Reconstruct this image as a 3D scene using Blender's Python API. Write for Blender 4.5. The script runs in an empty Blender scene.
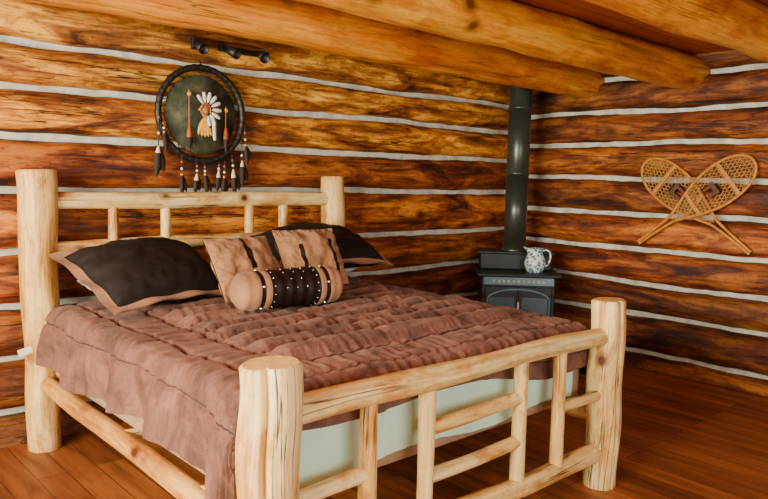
import bpy, math, random
import numpy as np
from mathutils import Vector, Matrix, noise
random.seed(7)
S=bpy.context.scene
COL=bpy.context.collection
pi=math.pi

# ------------------------------------------------------------------ nodes
class NT:
    def __init__(s,name,rough=.6,**kw):
        s.m=bpy.data.materials.new(name); s.m.use_nodes=True
        s.t=s.m.node_tree; s.n=s.t.nodes; s.l=s.t.links
        s.b=s.n['Principled BSDF']; s.b.inputs['Roughness'].default_value=rough
        for k,v in kw.items(): s.b.inputs[k.replace('_',' ')].default_value=v
    def N(s,t,**kw):
        n=s.n.new(t)
        for k,v in kw.items(): setattr(n,k,v)
        return n
    def L(s,a,b): s.l.new(a,b)
    def ramp(s,fac,stops,interp='LINEAR'):
        r=s.N('ShaderNodeValToRGB'); e=r.color_ramp; e.interpolation=interp
        while len(e.elements)<len(stops): e.elements.new(.5)
        for el,(p,c) in zip(e.elements,stops):
            el.position=p; el.color=tuple(c)+(1,) if len(c)==3 else c
        s.L(fac,r.inputs[0]); return r.outputs[0]
    def mapping(s,src,scale=(1,1,1),loc=(0,0,0)):
        m=s.N('ShaderNodeMapping'); m.inputs['Scale'].default_value=scale; m.inputs['Location'].default_value=loc
        s.L(src,m.inputs[0]); return m.outputs[0]
    def noise(s,vec,scale=1,detail=5,rough=.6,dist=0):
        n=s.N('ShaderNodeTexNoise'); n.inputs['Scale'].default_value=scale; n.inputs['Detail'].default_value=detail
        n.inputs['Roughness'].default_value=rough; n.inputs['Distortion'].default_value=dist
        s.L(vec,n.inputs['Vector']); return n.outputs[0]
    def mix(s,a,b,fac=.5,mode='MIX'):
        m=s.N('ShaderNodeMix',data_type='RGBA',blend_type=mode)
        for sock,v in ((m.inputs[0],fac),(m.inputs[6],a),(m.inputs[7],b)):
            if isinstance(v,bpy.types.NodeSocket): s.L(v,sock)
            elif isinstance(v,(int,float)): sock.default_value=v
            else: sock.default_value=tuple(v)+(1,)
        return m.outputs[2]
    def bump(s,h,st=.3,dist=.01):
        b=s.N('ShaderNodeBump'); b.inputs['Strength'].default_value=st; b.inputs['Distance'].default_value=dist
        s.L(h,b.inputs['Height']); s.L(b.outputs[0],s.b.inputs['Normal'])
    def attr(s,name):
        a=s.N('ShaderNodeAttribute'); a.attribute_name=name; return a
    def obj(s): return s.N('ShaderNodeTexCoord').outputs['Object']

def flat(name,c,rough=.6,nscale=20,var=.15,metal=0,bump=0,**kw):
    t=NT(name,rough,**kw); t.b.inputs['Metallic'].default_value=metal
    n=t.noise(t.obj(),nscale,4)
    lo=[x*(1-var) for x in c]; hi=[min(1,x*(1+var)) for x in c]
    t.L(t.ramp(n,[(.3,lo),(.7,hi)]),t.b.inputs['Base Color'])
    if bump: t.bump(n,bump,.01)
    return t.m

def log_mat(name,dark,mid,light,rough=.45,crack=.6,knot=(.08,.025,.01),knot_amt=.9,kscale=2.6,coat=0,stain=(.55,.38,.28),stain_amt=.8,rng=(.36,.50,.64),check=.8,bump=.6,speck=0,sv=(6,6,.9)):
    t=NT(name,rough)
    wc=t.attr('wc').outputs['Vector']; tc=t.attr('tcol').outputs['Color']
    v=t.N('ShaderNodeTexVoronoi'); v.inputs['Scale'].default_value=kscale
    t.L(t.mapping(wc,(1,1,.75)),v.inputs['Vector'])
    big=t.noise(t.mapping(wc,sv),1,7,.68,.8)
    base=t.ramp(big,[(rng[0],dark),(rng[1],mid),(rng[2],light)])
    fine=t.noise(t.mapping(wc,(42,42,2.2)),1,6,.7,.4)
    fc=t.ramp(fine,[(.30,(1-crack,)*3),(.45,(.84,.80,.76)),(.58,(1,1,1)),(.8,(1.0,1.0,.98))])
    c=t.mix(base,fc,1.0,'MULTIPLY')
    st=t.noise(t.mapping(wc,(7,7,3.2)),1,5,.65,.5)
    sc=t.ramp(st,[(.36,stain),(.50,(1,1,1))])
    c=t.mix(c,sc,stain_amt,'MULTIPLY')
    if speck:
        sp=t.noise(t.mapping(wc,(48,48,17)),1,4,.7,.6)
        c=t.mix(c,t.ramp(sp,[(.34,(.22,.15,.12)),(.46,(1,1,1)),(.60,(1,1,1)),(.72,(1.0,1.0,1.0))]),speck,'MULTIPLY')
    ck=t.noise(t.mapping(wc,(17,17,.45),(3,5,7)),1,4,.5,.25)
    cc=t.ramp(ck,[(.485,(1,1,1)),(.497,(1-check,)*3),(.503,(1-check,)*3),(.515,(1,1,1))])
    cm=t.noise(t.mapping(wc,(2.5,2.5,1.1),(9,1,2)),1,2,.5)
    cc=t.mix((1,1,1),cc,t.ramp(cm,[(.47,(0,0,0)),(.56,(1,1,1))]))
    c=t.mix(c,cc,1.0,'MULTIPLY')
    kf=t.ramp(v.outputs['Distance'],[(.07,(1,1,1)),(.11,(.55,)*3),(.20,(0,0,0))])
    kf2=t.mix((0,0,0),kf,knot_amt)
    c=t.mix(c,knot,kf2)
    c=t.mix(c,tc,1.0,'MULTIPLY')
    t.L(c,t.b.inputs['Base Color'])
    if coat: t.b.inputs['Coat Weight'].default_value=coat; t.b.inputs['Coat Roughness'].default_value=.25
    h=t.mix(t.mix(fine,big,.4),cc,.35,'MULTIPLY')
    t.bump(h,bump,.012)
    return t.m

# ------------------------------------------------------------------ mesh builder
class MB:
    def __init__(s): s.v=[];s.f=[];s.mi=[];s.wc=[];s.tc=[];s.sm=[]
    def vert(s,p,wc=None,tc=(1,1,1)):
        s.v.append(tuple(p)); s.wc.append(tuple(wc) if wc is not None else tuple(p)); s.tc.append(tuple(tc)+(1,)); return len(s.v)-1
    def face(s,idx,mi=0,sm=True): s.f.append(idx); s.mi.append(mi); s.sm.append(sm)
    def tube(s,pts,rad,n=16,mi=0,amp=0,nf=1.5,tc=(1,1,1),caps=True,bev=0,flat=(1,1),closed=False,capmi=None,groove=None):
        pts=[Vector(p) for p in pts]; m=len(pts)
        if not hasattr(rad,'__len__'): rad=[rad]*m
        off=random.random()*50
        tan=[]
        for i in range(m):
            if closed: a=pts[(i+1)%m]-pts[i-1]
            else: a=pts[min(i+1,m-1)]-pts[max(i-1,0)]
            tan.append(a.normalized())
        up=Vector((0,0,1)) if abs(tan[0].z)<.9 else Vector((1,0,0))
        x=tan[0].cross(up).normalized(); rings=[]; L=0
        for i in range(m):
            if i: L+=(pts[i]-pts[i-1]).length
            x=(x-tan[i]*x.dot(tan[i])).normalized(); y=tan[i].cross(x)
            ring=[]
            for k in range(n):
                a=2*pi*k/n; r=rad[i]
                if amp: r*=1+amp*noise.noise(Vector((math.cos(a)*nf+off,math.sin(a)*nf,L*3.0)))+amp*.6*noise.noise(Vector((off,L*1.3,0)))
                if groove:
                    d=(a-groove[0]-.05*math.sin(L*4)+pi)%(2*pi)-pi
                    r-=groove[2]*math.exp(-(d/groove[1])**2)
                p=pts[i]+x*(math.cos(a)*r*flat[0])+y*(math.sin(a)*r*flat[1])
                ring.append(s.vert(p,(math.cos(a)*r+off,math.sin(a)*r+off*.37,L+off*1.7),tc))
            rings.append(ring)
        rng=range(m) if closed else range(m-1)
        for i in rng:
            A=rings[i];B=rings[(i+1)%m]
            for k in range(n): s.face((A[k],A[(k+1)%n],B[(k+1)%n],B[k]),mi)
        if caps and not closed:
            for e,i in ((0,0),(1,m-1)):
                ring=rings[i]; c=pts[i]; d=tan[i]*(1 if e else -1)
                if bev:
                    nr=[]
                    for q in ring:
                        p=Vector(s.v[q]); p=c+(p-c)*(1-bev/max(rad[i],1e-6))+d*bev*.8
                        nr.append(s.vert(p,s.wc[q],tc))
                    for k in range(n):
                        s.face((ring[k],ring[(k+1)%n],nr[(k+1)%n],nr[k]) if e else (ring[(k+1)%n],ring[k],nr[k],nr[(k+1)%n]),mi)
                    ring=nr; c=c+d*bev*.8
                ci=[s.vert(s.v[q],((s.v[q][0]*3),(s.v[q][1]*3),off),tc) for q in ring]
                s.face(ci if e else ci[::-1],mi if capmi is None else capmi,False)
        return s
    def box(s,c,size,mi=0,M=None,tc=(1,1,1),bev=0):
        bx=bevbox(size,bev); base=len(s.v)
        for p in bx[0]:
            q=Vector(p)
            if M is not None: q=M@q
            s.vert(q+Vector(c),None,tc)
        for f in bx[1]: s.face(tuple(base+i for i in f),mi,False)
        return s
    def lathe(s,prof,c=(0,0,0),n=24,mi=0,M=None,sm=True,tc=(1,1,1)):
        rings=[]
        for r,z in prof:
            ring=[]
            for k in range(n):
                a=2*pi*k/n; p=Vector((r*math.cos(a),r*math.sin(a),z))
                if M is not None: p=M@p
                ring.append(s.vert(p+Vector(c),None,tc))
            rings.append(ring)
        for A,B in zip(rings,rings[1:]):
            for k in range(n): s.face((A[k],A[(k+1)%n],B[(k+1)%n],B[k]),mi,sm)
        return s
    def sphere(s,c,r,mi=0,n=12,sc=(1,1,1),M=None):
        rr=[(max(math.sin(pi*i/n),1e-4)*r,-math.cos(pi*i/n)*r) for i in range(n+1)]
        D=Matrix.Diagonal(Vector(sc)); 
        if M is not None: D=M@D
        return s.lathe(rr,c,n,mi,D)
    def make(s,name,mats,parent=None,loc=(0,0,0),rotz=0):
        me=bpy.data.meshes.new(name); me.from_pydata(s.v,[],s.f)
        for m in mats: me.materials.append(m)
        me.polygons.foreach_set('material_index',s.mi); me.polygons.foreach_set('use_smooth',s.sm)
        a=me.attributes.new('wc','FLOAT_VECTOR','POINT'); a.data.foreach_set('vector',np.array(s.wc,float).ravel())
        a=me.attributes.new('tcol','FLOAT_COLOR','POINT'); a.data.foreach_set('color',np.array(s.tc,float).ravel())
        me.update(); o=bpy.data.objects.new(name,me); COL.objects.link(o)
        o.location=loc; o.rotation_euler[2]=rotz
        if parent: o.parent=parent
        return o
_bc={}
def bevbox(size,bev):
    key=(tuple(round(x,5) for x in size),bev)
    if key in _bc: return _bc[key]
    import bmesh
    bm=bmesh.new(); bmesh.ops.create_cube(bm,size=1)
    for v in bm.verts: v.co=Vector((v.co.x*size[0],v.co.y*size[1],v.co.z*size[2]))
    if bev: bmesh.ops.bevel(bm,geom=bm.edges[:],offset=bev,segments=2,affect='EDGES',profile=.5)
    bm.verts.ensure_lookup_table(); r=([tuple(v.co) for v in bm.verts],[tuple(v.index for v in f.verts) for f in bm.faces])
    bm.free(); _bc[key]=r; return r
def lin(a,b,n): return [Vector(a).lerp(Vector(b),i/(n-1)) for i in range(n)]
def empty(name,loc=(0,0,0)):
    o=bpy.data.objects.new(name,None); COL.objects.link(o); o.location=loc; o.empty_display_size=.1; return o
def smooth(a,b,x):
    t=min(1,max(0,(x-a)/(b-a))); return t*t*(3-2*t)

# ------------------------------------------------------------------ materials
M_wall=log_mat('stained_log',(.060,.012,.003),(.34,.088,.009),(.80,.31,.030),rough=.6,crack=.8,check=.94,knot=(.02,.006,.002),kscale=3.3,bump=.9,speck=.7,sv=(8,8,1.6),rng=(.37,.49,.61))
M_beam=log_mat('oiled_beam_log',(.62,.18,.007),(.92,.36,.012),(1.0,.52,.035),rough=.40,crack=.4,coat=.10,kscale=3.4,check=.7,stain=(.72,.48,.30),knot=(.10,.025,.004),speck=.25)
M_pine=log_mat('peeled_pine',(.54,.25,.05),(.86,.58,.18),(.95,.78,.36),rough=.5,crack=.5,knot=(.10,.026,.006),knot_amt=1.0,kscale=4.8,coat=.05,stain=(.68,.40,.18),stain_amt=.9,check=.9,rng=(.36,.46,.56),speck=.3)
M_pine_end=flat('pine_end_grain',(.80,.55,.22),.6,30,.25)
def chink():
    t=NT('chinking_mortar',.9); n=t.noise(t.obj(),9,6)
    t.L(t.ramp(n,[(.3,(.36,.37,.31)),(.62,(.66,.69,.62))]),t.b.inputs['Base Color']); t.bump(n,.6,.015); return t.m
M_chink=chink()

# ------------------------------------------------------------------ walls
X0,Y0,ZT=-7.6,-6.4,2.48
def log_wall(name,chinks,length,mode,tints):
    mb=MB(); seg=int(length/.04); na=18
    edges=[2.62]+chinks+[-.17]
    for li in range(len(edges)-1):
        zt,zb=edges[li],edges[li+1]; off=random.random()*40
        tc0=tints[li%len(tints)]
        rings=[]
        dp=random.uniform(.085,.105)
        for i in range(seg+1):
            s_=length*i/seg
            nt=.6*noise.noise(Vector((s_*.9,li*7.3,1)))+.35*noise.noise(Vector((s_*3.6,li*7.3,5)))+.15*noise.noise(Vector((s_*12,li*7.3,5)))
            nb=.6*noise.noise(Vector((s_*.9,(li+1)*7.3,1)))+.35*noise.noise(Vector((s_*3.6,(li+1)*7.3,9)))+.15*noise.noise(Vector((s_*12,(li+1)*7.3,5)))
            top=zt-.018+.030*nt; bot=zb+.018+.030*nb
            zc=(top+bot)/2; h=(top-bot)/2; ring=[]
            tv=1+.35*noise.noise(Vector((s_*.7+off,off,0)))
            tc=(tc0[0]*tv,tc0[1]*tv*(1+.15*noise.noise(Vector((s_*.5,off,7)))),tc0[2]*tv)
            for k in range(na+1):
                a=-pi/2+pi*k/na
                out=dp*max(math.cos(a),0)**.78*(1+.18*noise.noise(Vector((s_*1.6+off,k*.28,off)))+.12*noise.noise(Vector((s_*7+off,k*.7,off))))-.012*(k in(0,na))
                z=zc+h*math.sin(a)*.995
                p=(-s_,-out,z) if mode=='b' else (-out,-s_,z)
                ring.append(mb.vert(p,(out*1.2+off*.3,z*1.0+off,s_+off),tc))
            rings.append(ring)
        for A,B in zip(rings,rings[1:]):
            for k in range(na):
                mb.face((A[k],A[k+1],B[k+1],B[k]) if mode=='b' else (A[k],B[k],B[k+1],A[k+1]),0)
    if mode=='b': mb.box((-length/2,.10,1.2),(length+.4,.2,2.9),1)
    else: mb.box((.10,-length/2,1.2),(.2,length,2.9),1)
    return mb.make(name,[M_wall,M_chink])
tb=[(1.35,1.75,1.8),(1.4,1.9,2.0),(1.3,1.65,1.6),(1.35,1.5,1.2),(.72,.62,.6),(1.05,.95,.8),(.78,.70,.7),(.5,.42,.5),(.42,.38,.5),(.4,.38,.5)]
tr=[(.52,.50,.6),(.48,.44,.5),(.64,.55,.6),(.76,.66,.6),(.54,.46,.6),(.82,.68,.6),(.64,.50,.5),(.46,.40,.5),(.42,.36,.4)]
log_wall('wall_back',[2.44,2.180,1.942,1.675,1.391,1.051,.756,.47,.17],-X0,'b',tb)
log_wall('wall_right',[2.36,2.09,1.822,1.535,1.247,.965,.687,.425,.113],-Y0,'r',tr)

def plain_wall(name,a,b,horiz,win):
    mb=MB(); lo,hi=b; w0,w1,z0,z1=win
    def bx(u0,u1,za,zb):
        if horiz=='x': mb.box(((u0+u1)/2,a,(za+zb)/2),(u1-u0,.2,zb-za))
        else: mb.box((a,(u0+u1)/2,(za+zb)/2),(.2,u1-u0,zb-za))
    bx(lo,w0,-.2,2.6); bx(w1,hi,-.2,2.6); bx(w0,w1,-.2,z0); bx(w0,w1,z1,2.6)
    return mb.make(name,[flat(name+'_boards',(.35,.11,.02),.5,3,.3)])
plain_wall('wall_left',X0-.1,(Y0-.2,0),'y',(-4.4,-1.0,.75,2.3))
plain_wall('wall_front',Y0-.1,(X0-.2,.2),'x',(-6.6,-2.6,.75,2.3))
def window(name,horiz,a,u0,u1,z0,z1):
    mb=MB(); t=.07
    def bx(ua,ub,za,zb):
        if horiz=='x': mb.box(((ua+ub)/2,a,(za+zb)/2),(ub-ua,.1,zb-za),bev=.006)
        else: mb.box((a,(ua+ub)/2,(za+zb)/2),(.1,ub-ua,zb-za),bev=.006)
    bx(u0,u1,z0,z0+t);bx(u0,u1,z1-t,z1)
    n=4
    for i in range(n+1):
        c=u0+t/2+(u1-u0-t)*i/n; bx(c-t/2,c+t/2,z0+t,z1-t)
    mb.make(name,[M_pine_end])
window('window_1','y',X0-.1,-4.4,-1.0,.75,2.3)
window('window_2','x',Y0-.1,-6.6,-2.6,.75,2.3)

# floor
def floor_mat():
    t=NT('floor_planks',.33); o=t.obj()
    sx=t.N('ShaderNodeSeparateXYZ'); t.L(o,sx.inputs[0])
    cb=t.N('ShaderNodeCombineXYZ'); t.L(sx.outputs[1],cb.inputs[0]); t.L(sx.outputs[0],cb.inputs[1])
    br=t.N('ShaderNodeTexBrick'); br.offset=.37
    for k,v in (('Scale',1),('Brick Width',1.7),('Row Height',.14),('Mortar Size',.0022),('Bias',0)): br.inputs[k].default_value=v
    br.inputs['Color1'].default_value=(.19,.048,.012,1); br.inputs['Color2'].default_value=(.44,.140,.030,1); br.inputs['Mortar'].default_value=(.03,.008,.003,1)
    t.L(cb.outputs[0],br.inputs['Vector'])
    n=t.noise(t.mapping(o,(14,1.6,1)),1,6,.6,.4)
    c=t.mix(br.outputs[0],t.ramp(n,[(.3,(.42,.36,.32)),(.6,(1,1,1))]),1,'MULTIPLY')
    t.L(c,t.b.inputs['Base Color'])
    t.L(t.ramp(n,[(.3,(.6,)*3),(.7,(.45,)*3)]),t.b.inputs['Roughness'])
    t.bump(br.outputs['Fac'],-.3,.003); return t.m
mb=MB(); mb.box((X0/2,Y0/2,-.1),(-X0+.0,-Y0+.0,.2)); mb.make('floor',[floor_mat()])
def ceil_mat():
    t=NT('ceiling_boards',.5); o=t.obj()
    w=t.N('ShaderNodeTexBrick'); w.offset=.4
    for k,v in (('Scale',1),('Brick Width',3.0),('Row Height',.17),('Mortar Size',.004)): w.inputs[k].default_value=v
    w.inputs['Color1'].default_value=(.36,.07,.006,1); w.inputs['Color2'].default_value=(.55,.13,.01,1); w.inputs['Mortar'].default_value=(.04,.01,.004,1)
    t.L(o,w.inputs['Vector'])
    n=t.noise(t.mapping(o,(1.2,16,1)),1,5)
    t.L(t.mix(w.outputs[0],t.ramp(n,[(.3,(.6,.55,.5)),(.6,(1,1,1))]),1,'MULTIPLY'),t.b.inputs['Base Color']); return t.m
mb=MB(); mb.box((X0/2,Y0/2,ZT+.08),(-X0,-Y0,.16)); mb.make('ceiling',[ceil_mat()])
for i,y in enumerate((-.78,-1.68,-2.6,-3.55,-4.5,-5.45)):
    mb=MB(); n=90
    pts=[(X0+(-X0)*k/(n-1),y+.012*math.sin(k*.07+i*2),2.352+.008*math.sin(k*.05+i)) for k in range(n)]
    mb.tube(pts,[.118+.014*k/(n-1) for k in range(n)],28,amp=.10,nf=1.2,tc=(.95,.84,.9) if i<1 else (1.05,1.10,1.2))
    mb.make('ceiling_beam' if i==0 else 'ceiling_beam.%03d'%i,[M_beam])

# ------------------------------------------------------------------ log bed
BX0,BX1,BYH,BYF=-4.323,-2.369,-.225,-2.417
bed=empty('log_bed')
def post(name,x,y,h,r0,r1,groove=None,tc=(1,1,1),lean=(0,0)):
    mb=MB(); n=34
    pts=[(x+lean[0]*k/(n-1)+.004*math.sin(k*.4+x),y+lean[1]*k/(n-1)+.004*math.cos(k*.33),(h-.008)*k/(n-1)) for k in range(n)]
    mb.tube(pts,[r0+(r1-r0)*k/(n-1) for k in range(n)],96 if groove else 48,amp=.11,nf=1.2,bev=.010,groove=groove,tc=tc,capmi=1)
    return mb.make(name,[M_pine,M_pine_end],bed)
post('head_post_1',BX0,BYH,1.5,.083,.100,tc=(1,.90,.78),lean=(-.01,0))
post('head_post_2',BX1,BYH,1.5,.085,.080,tc=(1,.93,.85))
post('foot_post_1',BX0,BYF,.935,.098,.095,groove=(2.4,.10,.030))
post('foot_post_2',BX1,BYF,.935,.080,.084,groove=(2.9,.09,.012))
def rail(mb,a,b,r,amp=.12,tc=(1,1,1),r2=None):
    n=max(6,int((Vector(b)-Vector(a)).length/.07)); P=lin(a,b,n); r2=r2 or r
    ph=random.random()*6
    P=[p+Vector((0,.003*math.sin(i*.5+ph),.004*math.sin(i*.45+ph))) if abs(a[2]-b[2])<.1 else p for i,p in enumerate(P)]
    mb.tube(P,[r+(r2-r)*i/(n-1) for i in range(n)],20,amp=amp,nf=1.1,tc=tc)
mb=MB()
rail(mb,(BX0,BYF,.765),(BX1,BYF,.765),.047,r2=.043)
rail(mb,(BX0,BYF,.19),(BX1,BYF,.175),.048,r2=.046,tc=(.95,.85,.72))
for x in (-3.92,-3.63,-3.06,-2.77): rail(mb,(x,BYF,.20),(x,BYF,.75),.032,tc=(1,.92,.80))
for z in (.575,.385): rail(mb,(-3.63,BYF,z),(-3.06,BYF,z),.028)
rail(mb,(BX0,BYF,.475),(-3.92,BYF,.475),.028); rail(mb,(-2.77,BYF,.475),(BX1,BYF,.475),.026)
mb.make('footboard',[M_pine],bed)
mb=MB()
rail(mb,(BX0,BYH,1.335),(BX1,BYH,1.345),.048,r2=.046)
rail(mb,(BX0,BYH,1.09),(BX1,BYH,1.10),.034)
for x in (-3.93,-3.62,-3.05,-2.79): rail(mb,(x,BYH,1.09),(x,BYH,1.32),.030,tc=(.95,.85,.72))
rail(mb,(BX0,BYH,.5),(BX1,BYH,.5),.04)
mb.make('headboard',[M_pine],bed)
mb=MB()
for x in (BX0,BX1): rail(mb,(x,BYH,.365),(x,BYF,.345),.045,tc=(.78,.58,.38),amp=.08)
for y in (-.6,-1.3,-2.0): rail(mb,(BX0,y,.375),(BX1,y,.375),.03)
mb.make('side_rails',[M_pine],bed)

# mattress + box spring
M_sheet=flat('white_sheet',(.60,.90,.74),.85,6,.05,bump=.1)
M_boxsp=flat('tan_box_spring_cover',(.36,.23,.13),.9,30,.1)
mb=MB(); mb.box((-3.35,-1.31,.495),(1.89,1.98,.17),0,bev=.02); mb.make('box_spring',[M_boxsp],bed)
mb=MB(); mb.box((-3.35,-1.30,.685),(1.86,1.96,.20),0,bev=.04); mb.make('mattress',[M_sheet],bed)
mb=MB(); n=160; rows=10; g=[]
for j in range(rows+1):
    r=[]
    for i in range(n+1):
        x=-4.2+1.7*i/n; z=.74-(.74-.455+.015*math.sin(i*.08))*j/rows
        y=-2.316-(.012*noise.noise(Vector((x*9,j*.12,0)))+.008*noise.noise(Vector((x*22,j*.2,4))))*(.2+.8*j/rows)
        r.append(mb.vert((x,y,z)))
    g.append(r)
for j in range(rows):
    for i in range(n): mb.face((g[j][i],g[j+1][i],g[j+1][i+1],g[j][i+1]))
mb.make('hanging_sheet',[M_sheet],bed)

# comforter
def suede(name,dk,lt):
    t=NT(name,.72); o=t.obj()
    n=t.noise(o,4.5,6,.7,.8); n2=t.noise(o,60,3)
    c=t.ramp(n,[(.36,dk),(.62,lt)]); c=t.mix(c,t.ramp(n2,[(.3,(.82,)*3),(.6,(1,1,1))]),.7,'MULTIPLY')
    t.L(c,t.b.inputs['Base Color']); t.b.inputs['Sheen Weight'].default_value=.2; t.b.inputs['Sheen Roughness'].default_value=.4
    t.b.inputs['Sheen Tint'].default_value=(.9,.7,.6,1)
    t.bump(t.noise(o,26,6,.7,1.5),.6,.015); return t.m
M_com=suede('brown_suede',(.050,.020,.014),(.23,.100,.068))
M_com2=suede('brown_border_suede',(.080,.032,.021),(.25,.110,.074))
M_stitch=flat('dark_stitching',(.03,.013,.009),.8,40,.2)
def comforter():
    mb=MB(); xl,xr,yf,yh=-4.295,-2.405,-2.272,-.42; R=.065; ZT_=.805
    OL,OR,OF=.38,.34,.28
    nu,nv=440,440; U0=xl-OL;U1=xr+OR;V0=yf-OF
    PU,PV=.52,.150
    g=[]
    for j in range(nv+1):
        v=V0+(yh-V0)*j/nv; row=[]
        for i in range(nu+1):
            u=U0+(U1-U0)*i/nu
            ol=OL-.035+.095*smooth(-1.85,-2.35,v)-.015*smooth(-.9,-1.5,v)+.015*math.sin(v*5)
            uu=u
            if u<xl: uu=xl+(u-xl)*ol/OL
            of=.19+.075*smooth(-3.2,-2.6,u)+.012*math.sin(u*6)
            vv=v if v>yf else yf+(v-yf)*of/OF
            ox=min(0,uu-xl)+max(0,uu-xr); oy=min(0,vv-yf)
            d=math.hypot(ox,oy); bx=min(max(uu,xl),xr); by=max(vv,yf)
            uw=u+.018*noise.noise(Vector((u*3,v*3,40))); vw=v+.016*noise.noise(Vector((u*3,v*3,60)))
            pu=(uw-xl-.30)/PU; pv=(vw-yf-.24)/PV
            du=abs(pu-round(pu))*PU; dv=abs(pv-round(pv))*PV
            inner=smooth(.27,.31,u-xl)*smooth(.20,.24,xr-u)*smooth(.21,.25,v-yf)
            puff=(1-.65*math.exp(-(du/.022)))*(1-math.exp(-(dv/.028)))
            gath=math.exp(-dv/.045)*noise.noise(Vector((u*36,v*5,21)))*.015+math.exp(-du/.03)*noise.noise(Vector((u*6,v*38,27)))*.007
            w=noise.noise(Vector((u*2.2,v*2.2,3)))*.016+noise.noise(Vector((u*4,v*8,8)))*.010-abs(noise.noise(Vector((u*4,v*15,2))))*.014
            bd=min(u-xl,v-yf+.05)
            br=0
            for c_ in (.27,.08,-.14):
                br-=.014*math.exp(-((bd-c_)/.011)**2)
            pk=.010*noise.noise(Vector((u*30 if v-yf<u-xl else u*5,v*5 if v-yf<u-xl else v*30,33)))
            h=(.046*puff+gath)*inner+w+(br+pk)*(1-inner)
            if d<1e-6: p=Vector((bx,by,ZT_+h+.006))
            else:
                nx,ny=ox/d,oy/d
                th=min(d/R,pi/2); hor=R*math.sin(th); drop=R*(1-math.cos(th))+max(0,d-R*pi/2)
                k=smooth(0,.25,drop)
                along=v if abs(nx)>.7 else u
                fold=.034*k*math.sin(along*13+3*noise.noise(Vector((along*2,0,4))))+.020*k*noise.noise(Vector((u*6,v*6,1)))
                flare=.03*k if abs(nx)>.3 else 0
                o=hor+flare+fold*(1 if abs(nx)>.7 else .2)+h*math.sin(th)
                if abs(ny)>.7 and drop>.05: o=max(o,.063+.004*math.sin(u*20))
                p=Vector((bx+nx*o,by+ny*min(o,.085),ZT_+.006-drop+h*math.cos(th)))
                if p.y<-2.354: p.y=-2.354+(p.y+2.354)*.1
                if u<xl and p.y<-2.30: p.x-=0.02; p.y=-2.30+(p.y+2.30)*.3
            row.append(mb.vert(p))
        g.append(row)
    for j in range(nv):
        v=V0+(yh-V0)*(j+.5)/nv
        for i in range(nu):
            u=U0+(U1-U0)*(i+.5)/nu
            bd=min(u-xl,v-yf+.05); m=0 if bd>.28 else 1
            for c_ in (.27,.08,-.14):
                if abs(bd-c_)<.0028: m=2
            mb.face((g[j][i],g[j][i+1],g[j+1][i+1],g[j+1][i]),m)
    o=mb.make('comforter',[M_com,M_com2,M_stitch],bed)
    so=o.modifiers.new('thick','SOLIDIFY'); so.thickness=.010; so.offset=-1
    return o
comforter()
mb=MB(); mb.box((-4.465,-.43,.595),(.065,.003,.035),0,M=Matrix.Rotation(-.25,3,'Y')); mb.make('care_label',[flat('label_white',(.85,.85,.85),.7)],bed)

# pillows
M_dark=flat('charcoal_brown_sham',(.0085,.0055,.005),.75,8,.35,bump=.3,Specular_IOR_Level=.3)
M_tan=flat('tan_suede',(.32,.155,.070),.85,9,.28,bump=.4,Sheen_Weight=.1)
M_tan2=flat('tan_suede_flange',(.33,.165,.085),.85,9,.2,bump=.3,Sheen_Weight=.1)
M_strap=flat('dark_leather',(.010,.005,.004),.5,20,.3,bump=.2,Specular_IOR_Level=.3)
M_white=flat('white_pillowcase',(.66,.72,.72),.85,7,.05,bump=.1)
M_metal=flat('nickel_stud',(.75,.74,.72),.25,20,.05,metal=1)
def pillow(name,w,h,t,loc,lean,rz,mats,flange=0,roll=0,stripes=(),seed=0,sag=0):
    mb=MB(); nu,nv=84,64; M=Matrix.Rotation(rz,3,'Z')@Matrix.Rotation(lean,3,'X')@Matrix.Rotation(roll,3,'Y')
    fu=1+flange/(w/2); fv=1+flange/(h/2)
    for side in (1,-1):
        g=[]
        for j in range(nv+1):
            v=-fv+2*fv*j/nv; row=[]
            for i in range(nu+1):
                u=-fu+2*fu*i/nu
                cu=max(-1,min(1,u)); cv=max(-1,min(1,v))
                prof=max(0,(1-abs(cu)**2.6))**.55*max(0,(1-abs(cv)**2.6))**.55
                z=side*(t/2*prof+.004)
                wr=noise.noise(Vector((u*3+seed,v*3,side)))*.020+abs(noise.noise(Vector((u*5+seed,v*5,side*2))))*-.022*(1.2-prof)
                z+=side*wr*min(1,prof*4)
                x=u*w/2*(1-.06*(1-abs(v/fv)**2)*abs(u)**3*0.6)
                y=v*h/2*(1-.07*(1-abs(u/fu)**2)*abs(v)**3*.6)
                if flange and max(abs(u),abs(v))>1:
                    z+=.006*math.sin(u*9+v*7+seed)
                z-=sag*((u/fu)**2)*.5
                row.append(mb.vert(M@Vector((x,y,z))+Vector(loc)))
            g.append(row)
        for j in range(nv):
            for i in range(nu):
                u=-fu+2*fu*(i+.5)/nu; v=-fv+2*fv*(j+.5)/nv; m=0
                if max(abs(u),abs(v))>1: m=1
                else:
                    for a,b,c,d in stripes:
                        if a<u<b and c<v<d: m=2
                q=(g[j][i],g[j][i+1],g[j+1][i+1],g[j+1][i])
                mb.face(q if side==1 else q[::-1],m)
    return mb.make(name,mats)
pillow('bed_pillow',.74,.24,.11,(-3.80,-.43,.905),.05,.02,[M_white]*3,seed=3)
pillow('bed_pillow.001',.78,.28,.13,(-2.82,-.48,.915),.05,-.02,[M_white]*3,seed=5)
pillow('sham_pillow',.71,.50,.25,(-3.91,-.70,.995),math.radians(23),.20,[M_dark,M_tan2,M_strap],flange=.05,seed=1,sag=.06)
pillow('sham_pillow.001',.76,.46,.22,(-2.78,-.62,1.06),math.radians(20),-.04,[M_dark,M_tan2,M_strap],flange=.04,seed=9,sag=.06)
pillow('throw_cushion',.41,.36,.13,(-3.52,-.96,1.01),math.radians(58),.12,[M_tan,M_tan2,M_strap],stripes=[(-.06,.09,-.2,.9)],seed=12)
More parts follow.
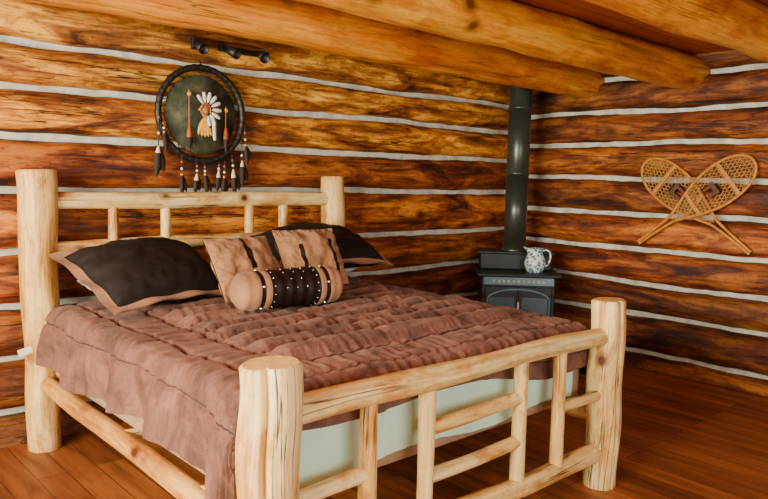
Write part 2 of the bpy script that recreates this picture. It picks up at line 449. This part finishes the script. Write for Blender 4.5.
pillow('throw_cushion.001',.42,.36,.14,(-3.08,-.94,1.035),math.radians(60),-.02,[M_tan,M_tan2,M_strap],stripes=[(-.5,-.38,-.9,.35),(.5,.62,-.9,.5)],seed=15)
# bolster
mb=MB(); n=120; L=.57; c=Vector((-3.45,-1.25,.935)); ax=Vector((1,-.10,0)).normalized()
pts=[];rad=[]
for k in range(n+1):
    s_=-1+2*k/n; pts.append(c+ax*(s_*L/2)); rad.append(.098*(1-abs(s_)**14*.30)*(1+.02*math.sin(k*.5)))
start=len(mb.f); mb.tube(pts,rad,40,0,amp=.05,nf=1.0,bev=.02)
for q in range(n*40):
    s_=abs(-1+2*((q//40)+.5)/n)
    mb.mi[start+q]=1 if s_<.48 else (1 if .60<s_<.68 else 0)
side=ax.cross(Vector((0,0,1)))
for sgn in (-1,1):
    for a in range(0,360,24):
        d=Vector((0,0,1))*math.cos(math.radians(a))+side*math.sin(math.radians(a))
        mb.sphere(c+ax*(sgn*.43*L/2)+d*.099,.004,2,8)
        if a%72==0: mb.sphere(c+ax*(sgn*.64*L/2)+d*.100,.009,2,8)
for s_ in (-.2,-.1,0,.1,.2):
    for a in (30,55,80,10):
        d=Vector((0,0,1))*math.cos(math.radians(a))+side*math.sin(math.radians(a))
        if (a//5+int(round(s_*10)))%2==0: mb.sphere(c+ax*(s_*L/2)+d*.100,.004,2,8)
mb.make('bolster_cushion',[M_tan,M_strap,M_metal])

# ------------------------------------------------------------------ stove
M_iron=flat('cast_iron',(.020,.027,.034),.42,30,.25,metal=.3,bump=.1)
M_iron2=flat('enamel_panel_blue_grey',(.14,.24,.29),.3,12,.2,metal=.2)
M_pipe=flat('stove_pipe_steel',(.060,.076,.066),.34,5,.2,metal=.6)
M_brass=flat('aged_brass',(.45,.42,.34),.35,20,.2,metal=1)
M_glass=flat('sooty_glass',(.075,.13,.165),.12,5,.2)
stove=empty('wood_stove',(-.66,-.56,0)); stove.rotation_euler[2]=math.radians(-46)
HZ=.06; DZ=-.03
mb=MB()
mb.box((0,0,.49+DZ),(.60,.42,.50),0,bev=.012)
mb.box((0,-.02,.225+DZ),(.64,.50,.03),0,bev=.008)
mb.box((0,-.01,.765+DZ),(.68,.50,.03),0,bev=.010)
mb.box((0,.11,.85+DZ),(.60,.22,.14),0,bev=.012)
mb.box((0,.11,.925+DZ),(.64,.25,.02),0,bev=.006)
for sx in (-1,1):
    for sy in (-1,1):
        mb.tube([(sx*.25,sy*.17,.20),(sx*.28,sy*.20,.15),(sx*.275,sy*.195,.10),(sx*.30,sy*.215,HZ+.001)],[.03,.026,.018,.026],12,0)
mb.make('stove_body',[M_iron],stove)
mb=MB()
for sx in (-1,1):
    mb.box((sx*.138,-.218,.46+DZ),(.262,.022,.42),0,bev=.006)
    mb.box((sx*.134,-.230,.45+DZ),(.21,.012,.27),1,bev=.004)
    mb.tube([(sx*.28,-.226,.33+DZ),(sx*.28,-.226,.38+DZ)],.012,10,0); mb.tube([(sx*.28,-.226,.57+DZ),(sx*.28,-.226,.62+DZ)],.012,10,0)
arc=[(.25*math.cos(a),-.238,.56+DZ+.09*math.sin(a)) for a in [pi*i/28 for i in range(29)]]
mb.tube(arc,.009,8,2)
mb.tube([(-.25,-.238,.56+DZ),(-.25,-.238,.30+DZ),(.25,-.238,.30+DZ),(.25,-.238,.56+DZ)],.008,8,2)
mb.box((0,-.222,.715+DZ),(.57,.018,.065),2,bev=.004)
for i in range(11):
    x=-.2+.04*i; mb.box((x,-.234,.715+DZ),(.016,.006,.022),3,bev=.002)
mb.box((.0,-.24,.50+DZ),(.02,.02,.10),3,bev=.004)
mb.tube([(.02,-.25,.45),(.02,-.29,.45),(.09,-.30,.44)],.010,10,3)
mb.make('stove_doors',[M_iron,M_glass,M_iron2,M_brass],stove)
mb=MB()
mb.lathe([(.125,.905),(.125,.925),(.102,.935),(.102,.97),(.095,.97),(.095,1.55),(.099,1.55),(.099,1.565),(.095,1.57),(.095,2.1),(.099,2.1),(.099,2.115),(.095,2.12),(.095,2.478)],(0,.16,0),36,0)
mb.make('stove_pipe',[M_pipe],stove)
def stone():
    t=NT('slate_hearth',.6); o=t.obj(); v=t.N('ShaderNodeTexVoronoi',feature='DISTANCE_TO_EDGE'); v.inputs['Scale'].default_value=4
    t.L(o,v.inputs[0]); n=t.noise(o,9,5)
    c=t.ramp(n,[(.3,(.05,.05,.052)),(.7,(.12,.115,.11))]); c=t.mix((.03,.03,.03),c,t.ramp(v.outputs['Distance'],[(.01,(0,0,0)),(.04,(1,1,1))]))
    t.L(c,t.b.inputs['Base Color']); t.bump(n,.3); return t.m
mb=MB(); mb.box((0,-.04,.029),(.72,.66,.058),0,bev=.01); mb.make('stone_hearth',[stone()],None,(-.66,-.56,0),math.radians(-46))

def jug_mat():
    t=NT('blue_white_enamel',.15); o=t.obj()
    v=t.N('ShaderNodeTexVoronoi'); v.inputs['Scale'].default_value=42; t.L(o,v.inputs[0])
    c=t.ramp(v.outputs['Distance'],[(.36,(.04,.20,.34)),(.48,(.50,.74,.78)),(.72,(.85,.9,.88))]); t.L(c,t.b.inputs['Base Color']); return t.m
M_jug=jug_mat()
mb=MB()
prof=[(.001,0),(.058,0),(.064,.006),(.082,.04),(.088,.075),(.080,.11),(.063,.150),(.059,.165),(.070,.20),(.066,.198),(.055,.165),(.059,.145),(.07,.10),(.07,.04),(.05,.01),(.001,.008)]
mb.lathe(prof,(0,0,0),36,0)
for i,p in enumerate(mb.v):
    x,y,z=p
    if z>.155:
        k=(z-.155)/.045; a=math.atan2(y,-x); g=math.exp(-(a/.45)**2); mb.v[i]=(x-.035*k*g,y*(1-.2*g*k),z+.012*k*g)
mb.tube([(.052,0,.175),(.085,0,.19),(.118,0,.172),(.125,0,.125),(.110,0,.07),(.080,0,.045)],[.009,.010,.010,.010,.009,.008],12,0,flat=(1.3,.8))
mb.make('enamel_pitcher',[M_jug],None,(-.65,-.744,.751),math.radians(-46))

# ------------------------------------------------------------------ snowshoes
M_ash=flat('bent_ash_wood',(.54,.21,.03),.45,25,.3)
M_gut=flat('rawhide_lacing',(.56,.30,.07),.6,40,.25)
M_bind=flat('leather_binding',(.10,.035,.012),.6,20,.3)
def snowshoe(name,tail,toe,xoff):
    A=Vector((0,tail[0],tail[1])); B=Vector((0,toe[0],toe[1])); L=(B-A).length; d=(B-A)/L; n=Vector((1,0,0)).cross(d)
    W=.145
    def hw(s):
        if s<.30: return .010+.012*(s/.30)**2
        t=(s-.30)/.70
        a=math.sin(min(1,t/.62)*pi/2)**1.25
        if t>.62: a=math.sqrt(max(0,1-((t-.62)/.38)**2.3))
        return .022+(W-.022)*a if t<=.62 else W*a
    def P(s,w,x=0): return A+d*(s*L)+n*w+Vector((-xoff-x,0,0))
    mb=MB(); N=70
    ss=sorted(set([i/N for i in range(N+1)]+[.985,.993,.997]))
    up=[P(s,hw(s)) for s in ss]; dn=[P(s,-hw(s)) for s in ss[:-1]][::-1]
    mb.tube(up+dn,.0110,10,0)
    for s in (.50,.80): mb.box(P(s,0),(.014,.028,2*hw(s)),0,M=Matrix(((1,0,0),(0,d.y,n.y),(0,d.z,n.z))))
    def inside(s,w): return 0.31<s<.992 and abs(w)<hw(s)-.004
    pitch=.024
    for fam,ang in enumerate((math.radians(62),math.radians(-62),0)):
        ca,sa=math.cos(ang),math.sin(ang)
        for k in range(-60,61):
            pts=[]
            for q in range(-120,121):
                t=q*.008
                sm=L*.62+ (t*sa+k*pitch*(ca if ang else 1.4)); w=t*ca-k*pitch*sa if ang else t
                s=sm/L
                if inside(s,w) and not (.60<s<.72 and abs(w)<.05): pts.append((s,w))
                else:
                    if len(pts)>1: mb.tube([P(*pts[0],x=.003*fam-.003),P(*pts[-1],x=.003*fam-.003)],.0019,5,1,caps=False)
                    pts=[]
    for w in (-.03,.03): mb.box(P(.66,w,.01),(.006,.10,.02),2,M=Matrix(((1,0,0),(0,d.y,n.y),(0,d.z,n.z))))
    mb.box(P(.69,0,.012),(.006,.03,.10),2,M=Matrix(((1,0,0),(0,d.y,n.y),(0,d.z,n.z))))
    return mb.make(name,[M_ash,M_gut,M_bind])
snowshoe('snowshoe',(-2.22,1.02),(-1.375,1.66),.125)
snowshoe('snowshoe.001',(-1.38,1.03),(-2.21,1.68),.155)

# ------------------------------------------------------------------ dreamcatcher
M_black=flat('black_leather_wrap',(.010,.008,.007),.5,30,.3,bump=.3)
def hide():
    t=NT('painted_hide',.85); o=t.obj(); n=t.noise(o,7,6,.7)
    t.L(t.ramp(n,[(.35,(.010,.016,.008)),(.5,(.045,.055,.028)),(.68,(.13,.12,.06))]),t.b.inputs['Base Color']); t.bump(n,.3); return t.m
M_hide=hide()
M_fw=flat('feather_white',(.72,.70,.62),.8,30,.1)
M_fd=flat('feather_dark',(.035,.018,.012),.8,30,.3)
M_yel=flat('ochre_paint',(.72,.36,.03),.6,30,.3)
M_red=flat('copper_bead',(.36,.08,.02),.4,30,.3)
M_skin=flat('painted_face',(.50,.20,.06),.6,30,.2)
mb=MB(); DC=Vector((-3.335,-.135,1.862)); RR=.285
ring=[DC+Vector((RR*math.cos(2*pi*i/160),0,RR*math.sin(2*pi*i/160))) for i in range(160)]
mb.tube(ring,[.019+.0022*(i%4<2) for i in range(160)],12,0,closed=True)
mb.lathe([(.001,-.006),(.240,-.004),(.241,.004),(.001,.006)],DC+Vector((0,.012,0)),56,1,Matrix.Rotation(pi/2,3,'X'))
for i in range(36):
    a=2*pi*i/36; b=a+.09
    mb.tube([DC+Vector((.236*math.cos(a),.004,.236*math.sin(a))),DC+Vector((RR*math.cos(b),0,RR*math.sin(b)))],.0022,5,0,caps=False)
def dz(px,py,y=-.03): return DC+Vector(((px-200)*.0066,y,-(py-111)*.0062))
def feather(base,length,width,ang=0,dark=.5,tipm=4,basem=3):
    d=Vector((math.sin(ang),0,-math.cos(ang))).normalized(); sd=Vector((math.cos(ang),0,math.sin(ang)))
    N=10; prev=None
    for i in range(N+1):
        t=i/N; w=width*(math.sin(pi*min(1,t*.92+.06))**.7)*(1 if t<.97 else .3)/2
        c=base+d*(length*t)+Vector((0,-.006*math.sin(pi*t),0))
        q=[mb.vert(c-sd*w),mb.vert(c+Vector((0,-.004,0))),mb.vert(c+sd*w),mb.vert(c+Vector((0,.003,0)))]
        if prev:
            m=tipm if t>dark else basem
            for k in range(4): mb.face((prev[k],prev[(k+1)%4],q[(k+1)%4],q[k]),m)
        prev=q
    mb.tube([base,base+d*length*.95],.0015,5,3,caps=False)
def strand(x0,y0,x1,y1,fl=.12,fw=.035,dark=.35,ang=0,two=True,bm=3):
    a=dz(x0,y0,-.022); b=dz(x1,y1,-.022); b2=b-(b-a).normalized()*fl
    mb.tube([a,b2],.0032,6,0)
    for k in (.35,.7): mb.sphere(a.lerp(b2,k),.0085,5 if k<.5 else 3,8)
    mb.sphere(b2,.008,6,8); feather(b2,fl,fw,ang,dark,4,bm)
    if two: feather(b2+Vector((.004,.006,0)),fl*.85,fw*.9,ang+.28,dark*.4,4,4)
strand(156,102,155,174,.18,.050,.25,-.08); strand(160,118,162,150,.12,.035,.2,.1,bm=4)
strand(178,152,177,192,.13,.035,.2,bm=4); strand(193,158,193,190,.12,.040,.3,-.15); strand(201,159,202,193,.14,.035,.3,.08,bm=4)
strand(216,158,215,188,.13,.035,.3,-.1); strand(222,156,221,192,.12,.035,.2,-.1,bm=4); strand(230,150,234,191,.16,.045,.3,.05); strand(240,135,243,182,.16,.045,.2); strand(244,120,246,160,.13,.035,.3,.1,bm=4)
for px,z0,z1 in ((186,92,146),(224,105,146)):
    mb.tube([dz(px,z0-4,-.012),dz(px,z1,-.012)],.004,8,5); feather(dz(px,z1-24,-.016),.15,.045,0,.5,4,5,); mb.sphere(dz(px,z0,-.016),.014,6,8)
# painted relief portrait: face in profile, white feather war bonnet trailing down behind, ochre shoulders
fc=dz(201.5,106,-.016)
mb.sphere(fc,.036,7,16,(.82,.5,1.2))                                   # face
mb.tube([fc+Vector((-.022,-.012,.016)),fc+Vector((-.044,-.012,-.006)),fc+Vector((-.026,-.012,-.014))],[.006,.008,.005],8,7)  # nose
mb.tube([fc+Vector((-.020,-.018,-.024)),fc+Vector((-.032,-.014,-.024))],.0035,6,5)  # mouth
mb.tube([fc+Vector((-.016,-.020,.010)),fc+Vector((-.026,-.016,.010))],.003,6,0)     # eye
mb.tube([fc+Vector((-.020,-.016,-.036)),fc+Vector((.004,-.016,-.044))],[.010,.014],8,7)  # jaw
for k in range(9):                                                     # bonnet feathers, brow round to nape
    a=math.radians(128-26*k); base=fc+Vector((.034*math.cos(a)+.004,-.016-.001*k,.040*math.sin(a)+.002))
    feather(base,.080,.030,pi/2+a,.84,4,3)
for k in range(4): feather(fc+Vector((.034+.004*k,-.026-.001*k,-.035-.028*k)),.085,.028,.35-.08*k,.84,4,3)
mb.tube([fc+Vector((-.030,-.02,.022)),fc+Vector((0,-.026,.036)),fc+Vector((.028,-.02,.014)),fc+Vector((.030,-.02,-.024))],.0065,8,5)
for k,a in enumerate((-.40,-.2,.0,.2,.38)): feather(dz(202,114,-.014-.001*k),.118,.048,a,.9,6,6)
mb.tube([DC+Vector((0,0,RR)),DC+Vector((0,.03,RR+.05))],.004,6,0)
mb.make('dreamcatcher',[M_black,M_hide,M_hide,M_fw,M_fd,M_red,M_yel,M_skin])

# wall spotlights (black)
mb=MB(); z=2.275; y=-.115
mb.box((-3.02,y+.005,z+.01),(.36,.03,.035),0,bev=.005)
mb.box((-3.36,y+.005,z+.015),(.06,.03,.07),0,bev=.006)
for x,t_ in ((-3.36,.0),(-3.14,.3),(-2.92,-.2)):
    mb.tube([(x,y,z),(x,y-.05,z-.01)],.010,8,0)
    M=Matrix.Rotation(t_,3,'Z')@Matrix.Rotation(math.radians(115),3,'X')
    mb.lathe([(.001,-.05),(.022,-.05),(.028,-.035),(.034,.04),(.030,.04),(.026,.0),(.001,.0)],(x,y-.06,z-.012),16,0,M)
mb.make('wall_track_light',[M_black])

# ------------------------------------------------------------------ lights
def area(name,loc,target,sx,sy,power,col):
    l=bpy.data.lights.new(name,'AREA'); l.shape='RECTANGLE'; l.size=sx; l.size_y=sy; l.energy=power; l.color=col
    o=bpy.data.objects.new(name,l); COL.objects.link(o); o.location=loc
    d=Vector(target)-Vector(loc); o.rotation_euler=d.to_track_quat('-Z','Y').to_euler(); return o
area('window_daylight_left',(X0-.22,-2.5,1.55),(-3,-1.8,1.78),3.0,1.5,660,(1,.92,.70))
area('window_daylight_front',(-4.8,Y0-.22,1.55),(-4.0,0,1.5),3.6,1.5,150,(1,.97,.88))
w=bpy.data.worlds.new('world'); S.world=w; w.use_nodes=True
w.node_tree.nodes['Background'].inputs[0].default_value=(.75,.88,1,1); w.node_tree.nodes['Background'].inputs[1].default_value=.5

# ------------------------------------------------------------------ camera
f,pt,ro,ya=709.181,.101,.023,.831
F=Vector((math.cos(ya)*math.cos(pt),math.sin(ya)*math.cos(pt),-math.sin(pt))); R=Vector((math.sin(ya),-math.cos(ya),0)); U=R.cross(F)
R2=R*math.cos(ro)+U*math.sin(ro); U2=-R*math.sin(ro)+U*math.cos(ro)
cam=bpy.data.cameras.new('camera'); cam.sensor_width=36; cam.lens=f/768*36; cam.clip_start=.05
co=bpy.data.objects.new('camera',cam); COL.objects.link(co)
Mx=Matrix((R2,U2,-F)).transposed().to_4x4(); Mx.translation=Vector((-5.489,-4.195,1.5)); co.matrix_world=Mx
S.camera=co
